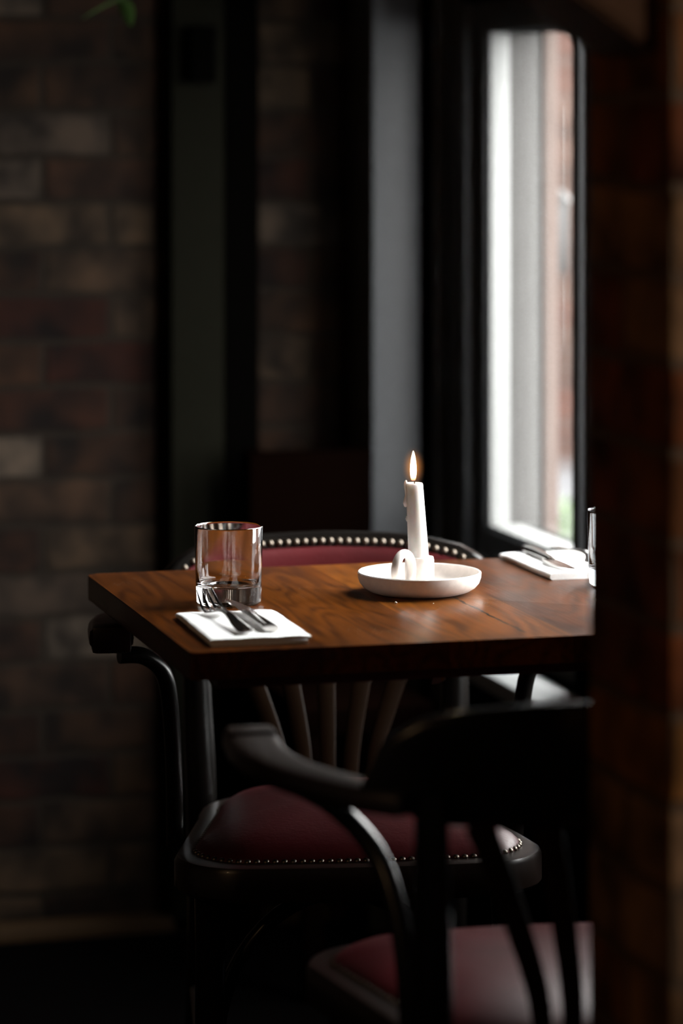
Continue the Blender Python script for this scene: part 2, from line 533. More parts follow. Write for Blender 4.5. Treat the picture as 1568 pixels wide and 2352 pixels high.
# ------------------------------------------------------------------ the room
X0, XW, Y0, Y1, H = -4.0, 0.80, -5.0, 1.76, 2.7
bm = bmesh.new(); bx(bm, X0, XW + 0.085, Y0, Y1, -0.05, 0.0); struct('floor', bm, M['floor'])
bm = bmesh.new(); bx(bm, X0, XW + 0.085, Y0, Y1, H, H + 0.1); struct('ceiling', bm, M['ceiling'])
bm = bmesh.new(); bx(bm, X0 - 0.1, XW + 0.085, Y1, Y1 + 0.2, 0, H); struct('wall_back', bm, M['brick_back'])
bm = bmesh.new(); bx(bm, X0 - 0.1, X0, Y0, Y1, 0, H); struct('wall_left', bm, M['plaster'])
bm = bmesh.new(); bx(bm, X0 - 0.1, XW + 0.085, Y0 - 0.1, Y0, 0, H); struct('wall_front', bm, M['plaster'])
# window wall with three openings
bm = bmesh.new()
ys = [Y0]
cols = sorted(WIN)
prev = Y0
for (a, b, c, d) in cols:
    bx(bm, XW, XW + 0.085, prev, a, 0, H)
    if c == 0.676:
        bx(bm, XW, XW + 0.085, a, b, 0, 0.50); bx(bm, XW, XW + 0.085, a, b, 0.584, c)  # slot cut for the added lower pane
    else:
        bx(bm, XW, XW + 0.085, a, b, 0, c)
    bx(bm, XW, XW + 0.085, a, b, d, H)
    prev = b
bx(bm, XW, XW + 0.085, prev, Y1, 0, H)
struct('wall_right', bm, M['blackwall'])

# skirting: low brown board, black plinth under it
bm = bmesh.new(); bx(bm, X0, XW, Y1 - 0.05, Y1, 0.0, 0.024, 0.004); struct('baseboard_back', bm, M['oak'], smooth=True)

# vertical trims on the back wall
bm = bmesh.new(); bx(bm, 0.346, 0.434, Y1 - 0.05, Y1, 0, H, 0.004); struct('trim_1', bm, M['olivepost'], smooth=True)
bm = bmesh.new(); bx(bm, 0.434, 0.493, Y1 - 0.05, Y1, 0, H, 0.004); struct('trim_2', bm, M['blackwall'], smooth=True)
bm = bmesh.new(); bx(bm, 0.660, 0.742, Y1 - 0.14, Y1, 0, H, 0.006); struct('trim_3', bm, M['greypost'], smooth=True)
# window wall casing boards beside window 1
bm = bmesh.new()
bx(bm, XW - 0.012, XW, 1.575, 1.70, 0, H, 0.003)
bx(bm, XW - 0.022, XW, 1.66, 1.685, 0, H, 0.003)
struct('trim_4', bm, M['frame'], smooth=True)

# windows
def window(idx, a, b, c, d, side=0.0, rail=0.05):
    root = bpy.data.objects.new('window_%d' % idx, None); C.objects.link(root)
    root['kind'] = 'structure'
    w = 0.05
    bm = bmesh.new()
    # face frame, standing slightly proud into the room, opening exactly a..b, c..d
    bx(bm, XW - 0.004, XW + 0.0002, b, b + w, c - rail, d + w, 0.004)
    bx(bm, XW - 0.004, XW + 0.0002, a - w, a, c - rail, d + w, 0.004)
    bx(bm, XW - 0.004, XW + 0.0002, a, b, d, d + w, 0.004)
    bx(bm, XW - 0.004, XW + 0.0002, a, b, c - rail, c, 0.004)
    bx(bm, XW - 0.022, XW - 0.004, b + w, b + w + 0.022, c - rail, d + w, 0.004)
    obj('window_frame', bm, M['frame'], root)
    bm = bmesh.new(); bx(bm, XW + 0.050, XW + 0.053, a + .0002, b - .0002, c + .0002, d - .0002)
    obj('pane', bm, M['pane'], root, smooth=False)
    if idx == 1:
        bm = bmesh.new(); bx(bm, XW + 0.050, XW + 0.053, a + .0002, b - .0002, 0.5002, 0.5838)  # invented pane, hidden by the table, lets daylight onto the sill
        obj('added_lower_pane', bm, M['pane'], root, smooth=False)
    return root


for i, w in enumerate(WIN): window(i + 1, *w, rail=0.09 if i == 0 else 0.02)
# interior sill board low under window 1
bm = bmesh.new(); bx(bm, 0.722, XW, 0.99, 1.62, 0.462, 0.49, 0.006); struct('trim_5', bm, M['sill'], smooth=True)

# foreground brick pier: end of a cross wall, seen along its reveal
bm = bmesh.new()
bx(bm, 0.237, XW, -0.81, -0.603, 0, H, 0.004)
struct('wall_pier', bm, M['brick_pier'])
# small corbel block high on the pier end
bm = bmesh.new()
prof = [(0.2365, 1.378), (0.2365, 1.62), (0.060, 1.62), (0.060, 1.50)]
b2 = bmesh.new()
va = [b2.verts.new((x, -0.78, z)) for x, z in prof]; vb = [b2.verts.new((x, -0.63, z)) for x, z in prof]
b2.faces.new(va); b2.faces.new(vb[::-1])
for i in range(4): b2.faces.new((va[i], vb[i], vb[(i + 1) % 4], va[(i + 1) % 4]))
bmesh.ops.bevel(b2, geom=b2.edges[:], offset=0.004, segments=2, affect='EDGES')
merge(bm, b2)
tag(obj('timber_corbel', bm, M['corbel']), 'brown timber corbel jutting from the top of the foreground brick pier', 'corbel')

# ------------------------------------------------------------------ outside
bm = bmesh.new(); bx(bm, XW + 0.085, 14, -8, 24, -0.16, -0.10); struct('ground', bm, M['paving'])
bm = bmesh.new(); bx(bm, XW + 0.085, XW + 0.14, 0.95, 2.2, 1.49, 1.58, 0.004); struct('shade_overhang', bm, M['render'], smooth=True)  # unseen overhang added to shade the top of the window reveal
# window 1 outer frame bead and sill (painted white, in the weather)
bm = bmesh.new()
bx(bm, XW + 0.0005, XW + 0.033, 1.430, 1.4418, 0.6761, 1.4629, 0.003)
bx(bm, XW + 0.0005, XW + 0.049, 1.0302, 1.4298, 0.6761, 0.684, 0.002)
struct('trim_6', bm, M['white_out'], smooth=True)
# rendered wall beyond, then a downpipe gap and a stone pilaster
bm = bmesh.new(); bx(bm, XW + 0.097, XW + 0.1235, 1.452, 1.9, -0.1, 3.2, 0.006); struct('trim_7', bm, M['stone'], smooth=True)
bm = bmesh.new(); bx(bm, XW + 0.034, XW + 0.0848, 1.436, 1.4419, 0.6761, 1.4629, 0.001); struct('trim_8', bm, M['render'])

# building across the street
bl = thing('brick_building', 'red brick shop building across the street seen through the window', 'building', (2.6, 9.0, -0.1))
bm = bmesh.new(); bx(bm, -0.9, 4.5, 0, 3, 0, 7); obj('wall', bm, M['brick_out'], bl, smooth=False)
for k in range(5):
    bm = bmesh.new(); bx(bm, -0.55 + 0.95 * k, -0.05 + 0.95 * k, -0.06, 0.0, 0.5, 1.5, 0.01); fo = obj('window_frame', bm, M['white_out'], bl)
    bm = bmesh.new(); bx(bm, -0.50 + 0.95 * k, -0.10 + 0.95 * k, -0.08, -0.06, 0.55, 1.45); obj('pane', bm, M['blueglass'], fo, smooth=False)

# shrub in a pot on the pavement
sh = thing('potted_shrub', 'pale green leafy shrub in a pot out on the pavement', 'plant', (1.585, 3.32, -0.1))
bm = bmesh.new(); lathe(bm, [(0.0, 0), (0.10, 0), (0.13, 0.26), (0.14, 0.26), (0.14, 0.29), (0.115, 0.29), (0.11, 0.24), (0, 0.24)], 32); obj('pot', bm, M['terracotta'], sh)
bm = bmesh.new()
for k in range(7):
    a = k * 0.9
    sweep(bm, smooth_path([(0, 0, 0.22), (0.02 * math.cos(a), 0.02 * math.sin(a), 0.4), (0.07 * math.cos(a), 0.07 * math.sin(a), 0.58)], 5), 0.003, 6, up=None)
obj('stem', bm, M['leaf_out'], sh)
bm = bmesh.new()


def leaf(bm, base, d, length, width, droop=0.2):
    d = Vector(d).normalized(); s = d.cross(Vector((0, 0, 1)))
    if s.length < 0.1: s = Vector((1, 0, 0))
    s.normalize(); base = Vector(base)
    L = []; Rr = []; Mi = []
    for k in range(6):
        t = k / 5
        w = width * math.sin(PI * min(1, t * 0.92 + 0.04)) ** 0.8 * 0.5
        pz = base + d * (length * t) + Vector((0, 0, -droop * length * t * t))
        L.append(bm.verts.new(pz - s * w + Vector((0, 0, w * .3)))); Rr.append(bm.verts.new(pz + s * w + Vector((0, 0, w * .3)))); Mi.append(bm.verts.new(pz))
    for k in range(5):
        bm.faces.new((L[k], Mi[k], Mi[k + 1], L[k + 1])); bm.faces.new((Mi[k], Rr[k], Rr[k + 1], Mi[k + 1]))


rnd = random.Random(3)
for k in range(150):
    a = rnd.random() * 2 * PI; e = rnd.uniform(-0.3, 1.2)
    r = 0.075 * rnd.random() ** 0.5
    leaf(bm, (r * math.cos(a), r * math.sin(a), 0.46 + rnd.uniform(-.10, .12)), (math.cos(a), math.sin(a), e), 0.05, 0.028)
obj('foliage', bm, M['leaf_out'], sh)

# lantern on a bracket on the street side
ln = thing('street_lantern', 'dark metal lantern bracketed to the outside wall beyond the window', 'lantern', (1.053, 1.817, 1.12))
bm = bmesh.new(); bx(bm, -0.010, 0.010, -0.010, 0.010, -0.06, 0.065, 0.002); obj('body', bm, M['castiron'], ln)
bm = bmesh.new(); lathe(bm, [(0, 0.085), (0.006, 0.082), (0.018, 0.067), (0.018, 0.065), (0, 0.065)], 24); obj('cap', bm, M['castiron'], ln)
bm = bmesh.new(); sweep(bm, smooth_path([(0, 0, 0.08), (-0.03, 0, 0.10), (-0.08, 0, 0.10), (-0.131, 0, 0.085)], 5), 0.003, 10, up=None); obj('bracket', bm, M['castiron'], ln)

# ------------------------------------------------------------------ bench against the back wall
be = thing('wooden_settle', 'dark high-backed wooden bench standing against the back wall', 'bench', (0, 0, 0))
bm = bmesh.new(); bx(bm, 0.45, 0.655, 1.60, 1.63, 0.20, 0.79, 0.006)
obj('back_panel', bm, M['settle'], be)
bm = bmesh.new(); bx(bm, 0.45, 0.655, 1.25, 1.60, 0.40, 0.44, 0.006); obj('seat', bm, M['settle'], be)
for px_ in (0.45, 0.624):
    for py_ in (1.25, 1.60):
        bm = bmesh.new(); bx(bm, px_, px_ + 0.03, py_ + (0.001 if py_ < 1.5 else 0.0305), py_ + (0.031 if py_ < 1.5 else 0.0605), 0, 0.399 if py_ < 1.5 else 0.79, 0.003); obj('leg', bm, M['settle'], be)

# black box on the olive post
wb = thing('wall_lamp', 'small black rectangular box fitting high on the olive grey post', 'fitting', (0.392, 1.71, 1.43))
bm = bmesh.new(); bx(bm, -0.021, 0.021, -0.035, 0.0, -0.045, 0.048, 0.004); obj('housing', bm, M['blackwall'], wb)

# trailing plant in the upper left
hp = thing('hanging_plant', 'dark green trailing plant hanging at the upper left before the brick wall', 'plant', (0.165, 1.43, 1.635))
bm = bmesh.new(); lathe(bm, [(0, 0), (0.06, 0), (0.09, 0.12), (0.095, 0.13), (0.085, 0.13), (0.055, 0.02), (0, 0.02)], 32); obj('pot', bm, M['castiron'], hp)
bm = bmesh.new()
for k in range(3):
    a = 2 * PI * k / 3
    sweep(bm, [(0.09 * math.cos(a), 0.09 * math.sin(a), 0.12), (0, 0, 0.45)], 0.0012, 6, up=None)
sweep(bm, [(0, 0, 0.45), (0, 0, H - 1.62)], 0.0015, 6, up=None)
obj('hanger', bm, M['castiron'], hp)
bm = bmesh.new(); bml = bmesh.new()
for k, (dx, dy, dz) in enumerate([(0.02, -0.09, -0.13), (-0.14, -0.05, -0.08), (0.12, 0.0, -0.07), (-0.10, 0.08, -0.04), (0.10, -0.08, -0.02)]):
    P = smooth_path([(0, 0, 0.12), (dx * .8, dy * .8, 0.14), (dx, dy, 0.04), (dx * 1.05, dy * 1.05, dz)], 4)
    sweep(bm, P, 0.0015, 6, up=None)
    for q in P[4::2]:
        a = rnd.random() * 2 * PI
        leaf(bml, q, (math.cos(a), math.sin(a), -0.3), 0.055, 0.026, 0.4)
leaf(bml, (0.035, -0.094, -0.125), (-0.9, 0.1, -0.35), 0.075, 0.026, 0.1)
obj('stem', bm, M['leaf'], hp); obj('foliage', bml, M['leaf'], hp)

# ------------------------------------------------------------------ table
TL, TW, TZ = 0.785, 0.612, 0.75
tb = thing('restaurant_table', 'square brown plank-top table with cracked oiled wood by the window', 'table', (0, 0, 0))
bm = bmesh.new()
# top as a bevelled slab with slightly worn corners
poly = []
def corner(cx, cy, a0, r, n=5):
    return [(cx + r * math.cos(a0 + PI / 2 * k / n), cy + r * math.sin(a0 + PI / 2 * k / n)) for k in range(n + 1)]
poly += corner(0.006, 0.006, PI, 0.006) + corner(TL - .004, .004, -PI / 2, .004) + corner(TL - .004, TW - .004, 0, .004) + corner(0.014, TW - 0.014, PI / 2, 0.014)
prism(bm, poly, TZ - 0.030, TZ, 0.0022)
obj('tabletop', bm, M['table'], tb)
bm = bmesh.new()
for (a, b, c, d) in ((0.035, TL - 0.03, 0.022, 0.045), (0.035, TL - 0.03, TW - 0.045, TW - 0.022), (0.035, 0.058, 0.045, TW - 0.045), (TL - 0.053, TL - 0.03, 0.045, TW - 0.045)):
    bx(bm, a, b, c, d, TZ - 0.044, TZ - 0.030, 0.001)
obj('apron', bm, M['apron'], tb)
bm = bmesh.new()
bx(bm, 0.30, 0.70, 0.10, 0.16, 0.700, 0.7195, 0.002)
bx(bm, 0.65, 0.73, 0.10, 0.48, 0.6995, 0.7195, 0.002)
obj('bracket', bm, M['castiron'], tb)
bm = bmesh.new(); lathe(bm, [(0, 0.02), (0.027, 0.02), (0.027, 0.64), (0.045, 0.66), (0.045, 0.7), (0, 0.7)], 32, 0.69, 0.25); obj('pedestal', bm, M['castiron'], tb)
bm = bmesh.new()
bx(bm, 0.67, 0.71, 0.0, 0.52, 0.0, 0.035, 0.008)
bx(bm, 0.585, 0.785, 0.235, 0.28, 0.0, 0.034, 0.008)
obj('foot', bm, M['castiron'], tb)
# torn sticker hanging under the bracket
st = thing('torn_label', 'torn scrap of white and yellow paper hanging under the tabletop', 'label', (0.318, 0.128, 0.70))
bm = bmesh.new()
pts = [(0.0, 0), (0.006, -0.002), (0.009, -0.016), (0.0005, -0.020), (-0.008, -0.021), (-0.007, -0.014), (-0.001, -0.012), (-.002, -.006)]
def flat(bm, pts, y, th=0.0004):
    a = [bm.verts.new((x, y - 0.1 * z, z)) for x, z in pts]; b = [bm.verts.new((x, y + th - 0.1 * z, z)) for x, z in pts]
    bm.faces.new(a); bm.faces.new(b[::-1])
    for i in range(len(pts)): bm.faces.new((a[i], b[i], b[(i + 1) % len(pts)], a[(i + 1) % len(pts)]))
flat(bm, pts, 0); obj('paper', bm, M['paper'], st, smooth=False)
bm = bmesh.new(); flat(bm, [(0.003, -0.002), (0.006, -0.003), (0.0065, -0.014), (0.004, -0.018), (0.002, -0.012)], -0.0006); obj('print', bm, M['yellow'], st, smooth=False)

# ------------------------------------------------------------------ bentwood armchair
def make_chair(label, support):
    t = thing('bentwood_armchair', label, 'chair', group=None)
    SZ = 0.447
    # seat outline
    def outline(ins, n=20):
        fw, rw, fy, ry = 0.222 - ins, 0.178 - ins, 0.224 - ins, -0.205 + ins
        rf, rr = 0.085 - ins * .6, 0.13 - ins * .6
        pts = []
        def cn(cx, cy, a0, r):
            return [(cx + r * math.cos(a0 + PI / 2 * k / 10), cy + r * math.sin(a0 + PI / 2 * k / 10)) for k in range(11)]
        pts += cn(fw - rf, fy - rf, 0, rf)
        # bowed front edge
        for k in range(1, 8):
            u = k / 8; pts.append(((fw - rf) * (1 - 2 * u), fy + 0.006 * math.sin(PI * u)))
        pts += cn(-fw + rf, fy - rf, PI / 2, rf)
        pts += cn(-rw + rr, ry + rr, PI, rr)
        for k in range(1, 5):
            u = k / 5; pts.append(((-rw + rr) * (1 - 2 * u), ry - 0.008 * math.sin(PI * u)))
        pts += cn(rw - rr, ry + rr, -PI / 2, rr)
        return pts
    o0 = outline(0); o1 = outline(0.024)
    n = len(o0)
    bm = bmesh.new()
    secs = [(o1, 0.405), (outline(0.004), 0.405), (o0, 0.410), (o0, 0.440), (outline(0.003), 0.4455), (outline(0.008), SZ), (o1, SZ), (o1, 0.43)]
    rs = [[bm.verts.new((x, y, z)) for x, y in o] for o, z in secs]
    for a, b in zip(rs, rs[1:] + rs[:1]):
        for k in range(n): bm.faces.new((a[k], a[(k + 1) % n], b[(k + 1) % n], b[k]))
    obj('seat_frame', bm, M['brownblack'], t)
    bm = bmesh.new()
    rs = []
    cy0 = 0.0
    for s, z in ((1.0, 0.432), (1.0, 0.4475), (0.985, 0.4525), (0.95, 0.4585), (0.88, 0.466), (0.75, 0.474), (0.55, 0.4805), (0.3, 0.484), (0.08, 0.485)):
        rs.append([bm.verts.new((x * s, y * s, z)) for x, y in o1])
    for a, b in zip(rs, rs[1:]):
        for k in range(n): bm.faces.new((a[k], a[(k + 1) % n], b[(k + 1) % n], b[k]))
    bm.faces.new(rs[0][::-1]); bm.faces.new(rs[-1])
    seat = obj('seat_cushion', bm, M['leather'], t)
    # nail heads round the seat
    nb = bmesh.new(); lathe(nb, [(0.0040, 0), (0.0037, 0.0012), (0.0026, 0.0023), (0, 0.0028)], 12)
    proto = obj('nail_head', nb, M['brass'], seat)
    path = outline(0.0255)
    closed = path + [path[0]]
    d = [0]
    for a, b in zip(closed, closed[1:]): d.append(d[-1] + math.hypot(b[0] - a[0], b[1] - a[1]))
    N = int(d[-1] / 0.0108)
    sp = []
    for i in range(N):
        s = d[-1] * i / N
        j = max(k for k in range(len(d)) if d[k] <= s + 1e-9); j = min(j, len(closed) - 2)
        u = (s - d[j]) / max(1e-9, d[j + 1] - d[j])
        sp.append((closed[j][0] + (closed[j + 1][0] - closed[j][0]) * u, closed[j][1] + (closed[j + 1][1] - closed[j][1]) * u))
    # the ones that show most: front and the near sides
    sp.sort(key=lambda q: -q[1])
    first = True
    for (x, y) in sp[:68]:
        o = proto if first else proto.copy()
        if not first: C.objects.link(o)
        first = False
        o.location = (x, y, 0.4485)
        o.rotation_euler = (-0.25 * (1 if y > 0 else -1), 0.25 * (1 if x > 0 else -1), 0)
    bm = bmesh.new()
    for (x, y) in sp[68:]:
        b2 = bmesh.new(); lathe(b2, [(0.0040, 0), (0.0037, 0.0012), (0.0026, 0.0023), (0, 0.0028)], 10, x, y)
        for v in b2.verts: v.co.z += 0.4485
        merge(bm, b2)
    o = obj('rear_nail_heads', bm, M['brass'], seat); o['kind'] = 'stuff'
    # legs
    for s in (-1, 1):
        bm = bmesh.new(); P = smooth_path([(s * .178, .150, .405), (s * .181, .155, .25), (s * .190, .172, 0.0)], 6)
        sweep(bm, P, [0.021 - 0.008 * k / (len(P) - 1) for k in range(len(P))], 16, up=None); obj('leg', bm, M['black'], t)
    for s in (-1, 1):
        bm = bmesh.new(); P = smooth_path([(s * .172, -.222, .70), (s * .170, -.215, .56), (s * .166, -.200, .43), (s * .168, -.205, .25), (s * .178, -.250, 0.0)], 6)
        sweep(bm, P, [(0.014 + 0.006 * math.sin(PI * min(1, k / 20)), 0.020 - 0.005 * max(0, k / (len(P) - 1) - .6)) for k in range(len(P))], 16, up=Vector((0, 1, 0)))
        obj('leg', bm, M['black'], t)
    # arched brace and low ring stretcher
    bm = bmesh.new()
    P = [(0.02 + 0.15 * math.cos(a), 0.115 + 0.0 * a, 0.20 + 0.19 * math.sin(a)) for a in [PI * k / 24 for k in range(25)]]
    sweep(bm, P, 0.0095, 12, up=None); obj('arched_brace', bm, M['black'], t)
    bm = bmesh.new()
    for s in (-1, 1):
        sweep(bm, [(s * .187, .165, .19), (s * .171, -.215, .19)], 0.010, 12)
    sweep(bm, [(-.185, .115, .195), (.185, .115, .195)], 0.010, 12, up=Vector((0, 0, 1)))
    obj('stretcher', bm, M['black'], t)
    # arms: flat bentwood running back into the crest
    hoop = [(.294, .078), (.295, .045), (.294, -.01), (.282, -.07), (.255, -.125), (.222, -.170), (.19, -.198)]
    for s in (-1, 1):
        bm = bmesh.new(); P = smooth_path([(s * x, y, 0.696 - .010 * k / 6) for k, (x, y) in enumerate(hoop)], 6)
        sweep(bm, P, [(0.027 - 0.006 * k / (len(P) - 1), 0.0125) for k in range(len(P))], 16, power=0.45)
        bx(bm, s * .294 - .024, s * .294 + .024, .044, .082, .677, .7105, 0.006)
        a = obj('armrest', bm, M['brownblack'], t)
    for s in (-1, 1):
        bm = bmesh.new()
        P = smooth_path([(s * x, y, z) for x, y, z in support], 6)
        sweep(bm, P, 0.0105, 14, up=None); obj('arm_support', bm, M['black'], t)
    # crest rail
    top = [(0, .782), (.08, .780), (.13, .775), (.17, .766), (.195, .750), (.21, .730), (.22, .705)]
    bot = [(0, .664), (.12, .664), (.18, .668), (.205, .676), (.22, .688)]
    def yy(x): return -0.232 + 0.048 * (abs(x) / .22) ** 2.2
    bm = bmesh.new(); P = []; rad = []
    for k in range(41):
        x = -.225 + .45 * k / 40; ax = min(.22, abs(x))
        zt, zb = interp(top, ax), interp(bot, ax)
        P.append((x, yy(x), (zt + zb) / 2)); rad.append((0.0115, (zt - zb) / 2))
    sweep(bm, P, rad, 20, power=0.42); obj('crest_rail', bm, M['black'], t)
    bm = bmesh.new(); P = []; rad = []
    for k in range(37):
        x = -.197 + .394 * k / 36
        zt, zb = interp(top, abs(x)) - .019, interp(bot, abs(x)) + .009
        P.append((x, yy(x) + .0105, (zt + zb) / 2)); rad.append((0.0085, max(.006, (zt - zb) / 2)))
    sweep(bm, P, rad, 20, power=0.6); pad = obj('back_pad', bm, M['leather'], t)
    xs = [-.200 + .400 * k / 35 for k in range(36)]
    nb = bmesh.new(); lathe(nb, [(0.0046, 0), (0.0042, 0.0014), (0.003, 0.0027), (0, 0.0034)], 12)
    proto = obj('nail_head', nb, M['brass'], pad)
    for k, x in enumerate(xs):
        o = proto if k == 0 else proto.copy()
        if k: C.objects.link(o)
        o.location = (x, yy(x) + .0112, interp(top, abs(x)) - .0125 + .0)
        o.rotation_euler = (R(-90), 0, 0)
    # fanned slats
    for j in range(-2, 3):
        bm = bmesh.new(); xt, xb = j * .064, j * .029
        P = smooth_path([(xb, -.192, .43), (xb * 1.12, -.204, .50), (xt * .78, -.224, .60), (xt, -.228, .67)], 6)
        sweep(bm, P, [(0.0085 + 0.006 * k / (len(P) - 1), 0.0045) for k in range(len(P))], 12, up=Vector((0, 1, 0)), power=0.7)
        obj('slat', bm, M['slat'], t)
    return t


ch = make_chair('black bentwood armchair at the far side of the table, studded back above tabletop',
                [(.284, .060, .672), (.252, .050, .668), (.227, .032, .640), (.218, .020, .58), (.214, .010, .50), (.213, .005, .425)])
ch.location = (0.302, 0.475, 0)
ch.rotation_euler = (0, 0, math.atan2(-0.9882, -0.1503) - PI / 2)
cb = make_chair('black bentwood armchair in the foreground, seen from behind beside the brick pier',
                [(.284, .060, .672), (.262, .022, .664), (.228, -.042, .650), (.197, -.090, .615), (.182, -.122, .56), (.177, -.142, .50), (.176, -.150, .425)])
cb.location = (0.302, -0.306, 0)
cb.rotation_euler = (0, 0, math.atan2(0.9977, 0.0732) - PI / 2)
for o in (ch, cb): o['group'] = 'bentwood armchairs at the table'

# ------------------------------------------------------------------ candle and holder
hx, hy = 0.3612, 0.3511
dh = thing('candle_holder', 'round white ceramic chamberstick dish with loop handle on the table', 'candle holder', (hx, hy, TZ))
bm = bmesh.new()
lathe(bm, [(0, 0.0), (0.046, 0.0), (0.053, 0.0008), (0.0610, 0.0030), (0.0680, 0.0072), (0.0725, 0.0125), (0.0747, 0.0190), (0.0750, 0.0250), (0.0738, 0.0262), (0.0722, 0.0252),
           (0.0712, 0.0190), (0.0680, 0.0125), (0.0610, 0.0080), (0.0540, 0.0060), (0.045, 0.0052), (0, 0.005)], 96)
obj('dish', bm, M['ceramic'], dh)
bm = bmesh.new()
lathe(bm, [(0.0205, 0.005), (0.0185, 0.009), (0.0178, 0.015), (0.0176, 0.040), (0.0168, 0.0435), (0.0150, 0.0440), (0.0137, 0.0425), (0.0135, 0.012), (0, 0.012)], 64)
obj('socket', bm, M['ceramic'], dh)
# loop handle: flat band ring, axis turned to the right-front
bm = bmesh.new()
cdir = R(-15.2)           # towards the far side from the camera: (sin, cos)
ax = R(15.2)
def plan(rx, ry):         # right / away offsets as seen from the front of the table
    return (rx * math.cos(ax) + ry * math.sin(ax), -rx * math.sin(ax) + ry * math.cos(ax))
dxr, dyr = math.cos(R(58)), math.sin(R(58))      # ring plane direction: right goes away
ox, oy = -0.0196, -0.0314
ring_c = (ox, oy)
n1, n2 = 48, 16
rv = []
for i in range(n1):
    a = 2 * PI * i / n1
    ring = []
    for k in range(n2):
        b = 2 * PI * k / n2
        rr = 0.0190 + 0.0045 * math.cos(b)            # radial
        wv = 0.0060 * math.sin(b)                      # along the axis
        if math.sin(a) > 0: zz = 0.0305 + 1.12 * rr * math.sin(a)
        else: zz = 0.0305 + 1.12 * rr * math.sin(a)
        px_, py_ = ox + dxr * rr * math.cos(a) + dyr * wv, oy + dyr * rr * math.cos(a) - dxr * wv
        q = plan(px_, py_)
        ring.append(bm.verts.new((q[0], q[1], zz)))
    rv.append(ring)
for i in range(n1):
    for k in range(n2):
        bm.faces.new((rv[i][k], rv[(i + 1) % n1][k], rv[(i + 1) % n1][(k + 1) % n2], rv[i][(k + 1) % n2]))
obj('loop_handle', bm, M['ceramic'], dh)

lean = plan(-0.0062, 0.0)
cd = thing('candle', 'lit white tapered candle leaning left in the ceramic holder', 'candle', (hx, hy, TZ + 0.0125))
bm = bmesh.new()
L = 0.1205
b0 = plan(0.0008, 0)
prof = [(0, 0.0), (0.0124, 0.0), (0.0123, 0.03)] + [(0.0123 - 0.0020 * k / 8, 0.03 + (L - 0.033) * k / 8) for k in range(1, 9)] + [(0.0101, L - 0.001), (0.0094, L), (0.0080, L - 0.0012), (0.004, L - 0.003), (0, L - 0.0035)]
lathe(bm, prof, 48)
def shear(bm):
    for v in bm.verts:
        t = v.co.z / L
        v.co.x += b0[0] + (lean[0] - b0[0]) * t
        v.co.y += b0[1] + (lean[1] - b0[1]) * t
shear(bm); obj('wax_body', bm, M['wax'], cd)
# drip down the left side
bm = bmesh.new()
dl = plan(-1, -0.15)
P = []; rad = []
for (z, off, r) in [(L + 0.0035, .0098, .0006), (L + .001, .0102, .0019), (L - .004, .0104, .0024), (L - .010, .0103, .0019), (L - .016, .0107, .0018), (L - .021, .0116, .0026), (L - .0245, .0120, .0030), (L - .0275, .0118, .0022), (L - .0285, .0112, .0009)]:
    P.append((dl[0] * off, dl[1] * off, z)); rad.append(r)
P = smooth_path([(a[0], a[1], a[2], r) for a, r in zip(P, rad)], 4)
sweep(bm, [p_[:3] for p_ in P], [max(.0004, p_[3]) for p_ in P], 14, up=Vector((0, 1, 0)))
sweep(bm, [(dl[0] * .0112, dl[1] * .0112, L - .040), (dl[0] * .0119, dl[1] * .0119, L - .043), (dl[0] * .0114, dl[1] * .0114, L - .0465)], [.0007, .0014, .0006], 10, up=Vector((0, 1, 0)))
shear(bm); obj('wax_drip', bm, M['wax'], cd)
bm = bmesh.new(); sweep(bm, [(0, 0, L - .0035), (0.0003, 0, L), (0.0004, 0, L + 0.0035)], 0.0009, 8, up=None); shear(bm); obj('wick', bm, M['wick'], cd)
bm = bmesh.new()
FH = 0.0365
prof = [(0, 0), (.0016, .0004), (.0027, .0022), (.0033, .006), (.0037, .011), (.0037, .015), (.0034, .020), (.0027, .026), (.0016, .0315), (.0006, .035), (0, FH)]
pf = smooth_path(prof, 4); lathe(bm, [(max(0, r), z) for r, z in pf], 24)
for v in bm.verts: v.co.z += L + 0.0025
for v in bm.verts: v.co.x += lean[0] - 0.0012; v.co.y += lean[1]
fl = obj('flame', bm, M['flame'], cd); fl['label'] = 'bright white-orange flame'
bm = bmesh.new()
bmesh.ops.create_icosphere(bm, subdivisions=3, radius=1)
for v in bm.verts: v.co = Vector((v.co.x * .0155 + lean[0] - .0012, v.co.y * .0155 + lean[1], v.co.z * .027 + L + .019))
obj('glow_halo', bm, M['halo'], fl)  # glow around the flame, added as an orange emitting volume

# ------------------------------------------------------------------ tumblers
def tumbler(label, loc):
    bm = bmesh.new()
    prof = [(0, 0.0015), (0.028, 0.0015), (0.0355, 0.0003), (0.0378, 0.0012), (0.0386, 0.0035), (0.0398, 0.05), (0.0407, 0.0912), (0.0405, 0.0921), (0.0399, 0.0924),
            (0.0393, 0.0919), (0.0390, 0.0900), (0.0378, 0.045), (0.0366, 0.0265), (0.0345, 0.0225), (0.030, 0.0212), (0.015, 0.0205), (0, 0.0203)]
    lathe(bm, prof, 96)
    o = obj('tumbler', bm, M['glass'], smooth=True, angle=60)
    o.location = loc
    return tag(o, label, 'glass', 'tumblers on the table')


t1 = tumbler('empty straight-sided tumbler with thick base behind the front left napkin', (0.1184, 0.3278, TZ + 0.0002))
t2 = t1.copy(); C.objects.link(t2)
t2.location = (0.618, 0.3452, TZ + 0.0002)
t2['label'] = 'tumbler mostly hidden behind the foreground brick pier, in front of far right napkin'

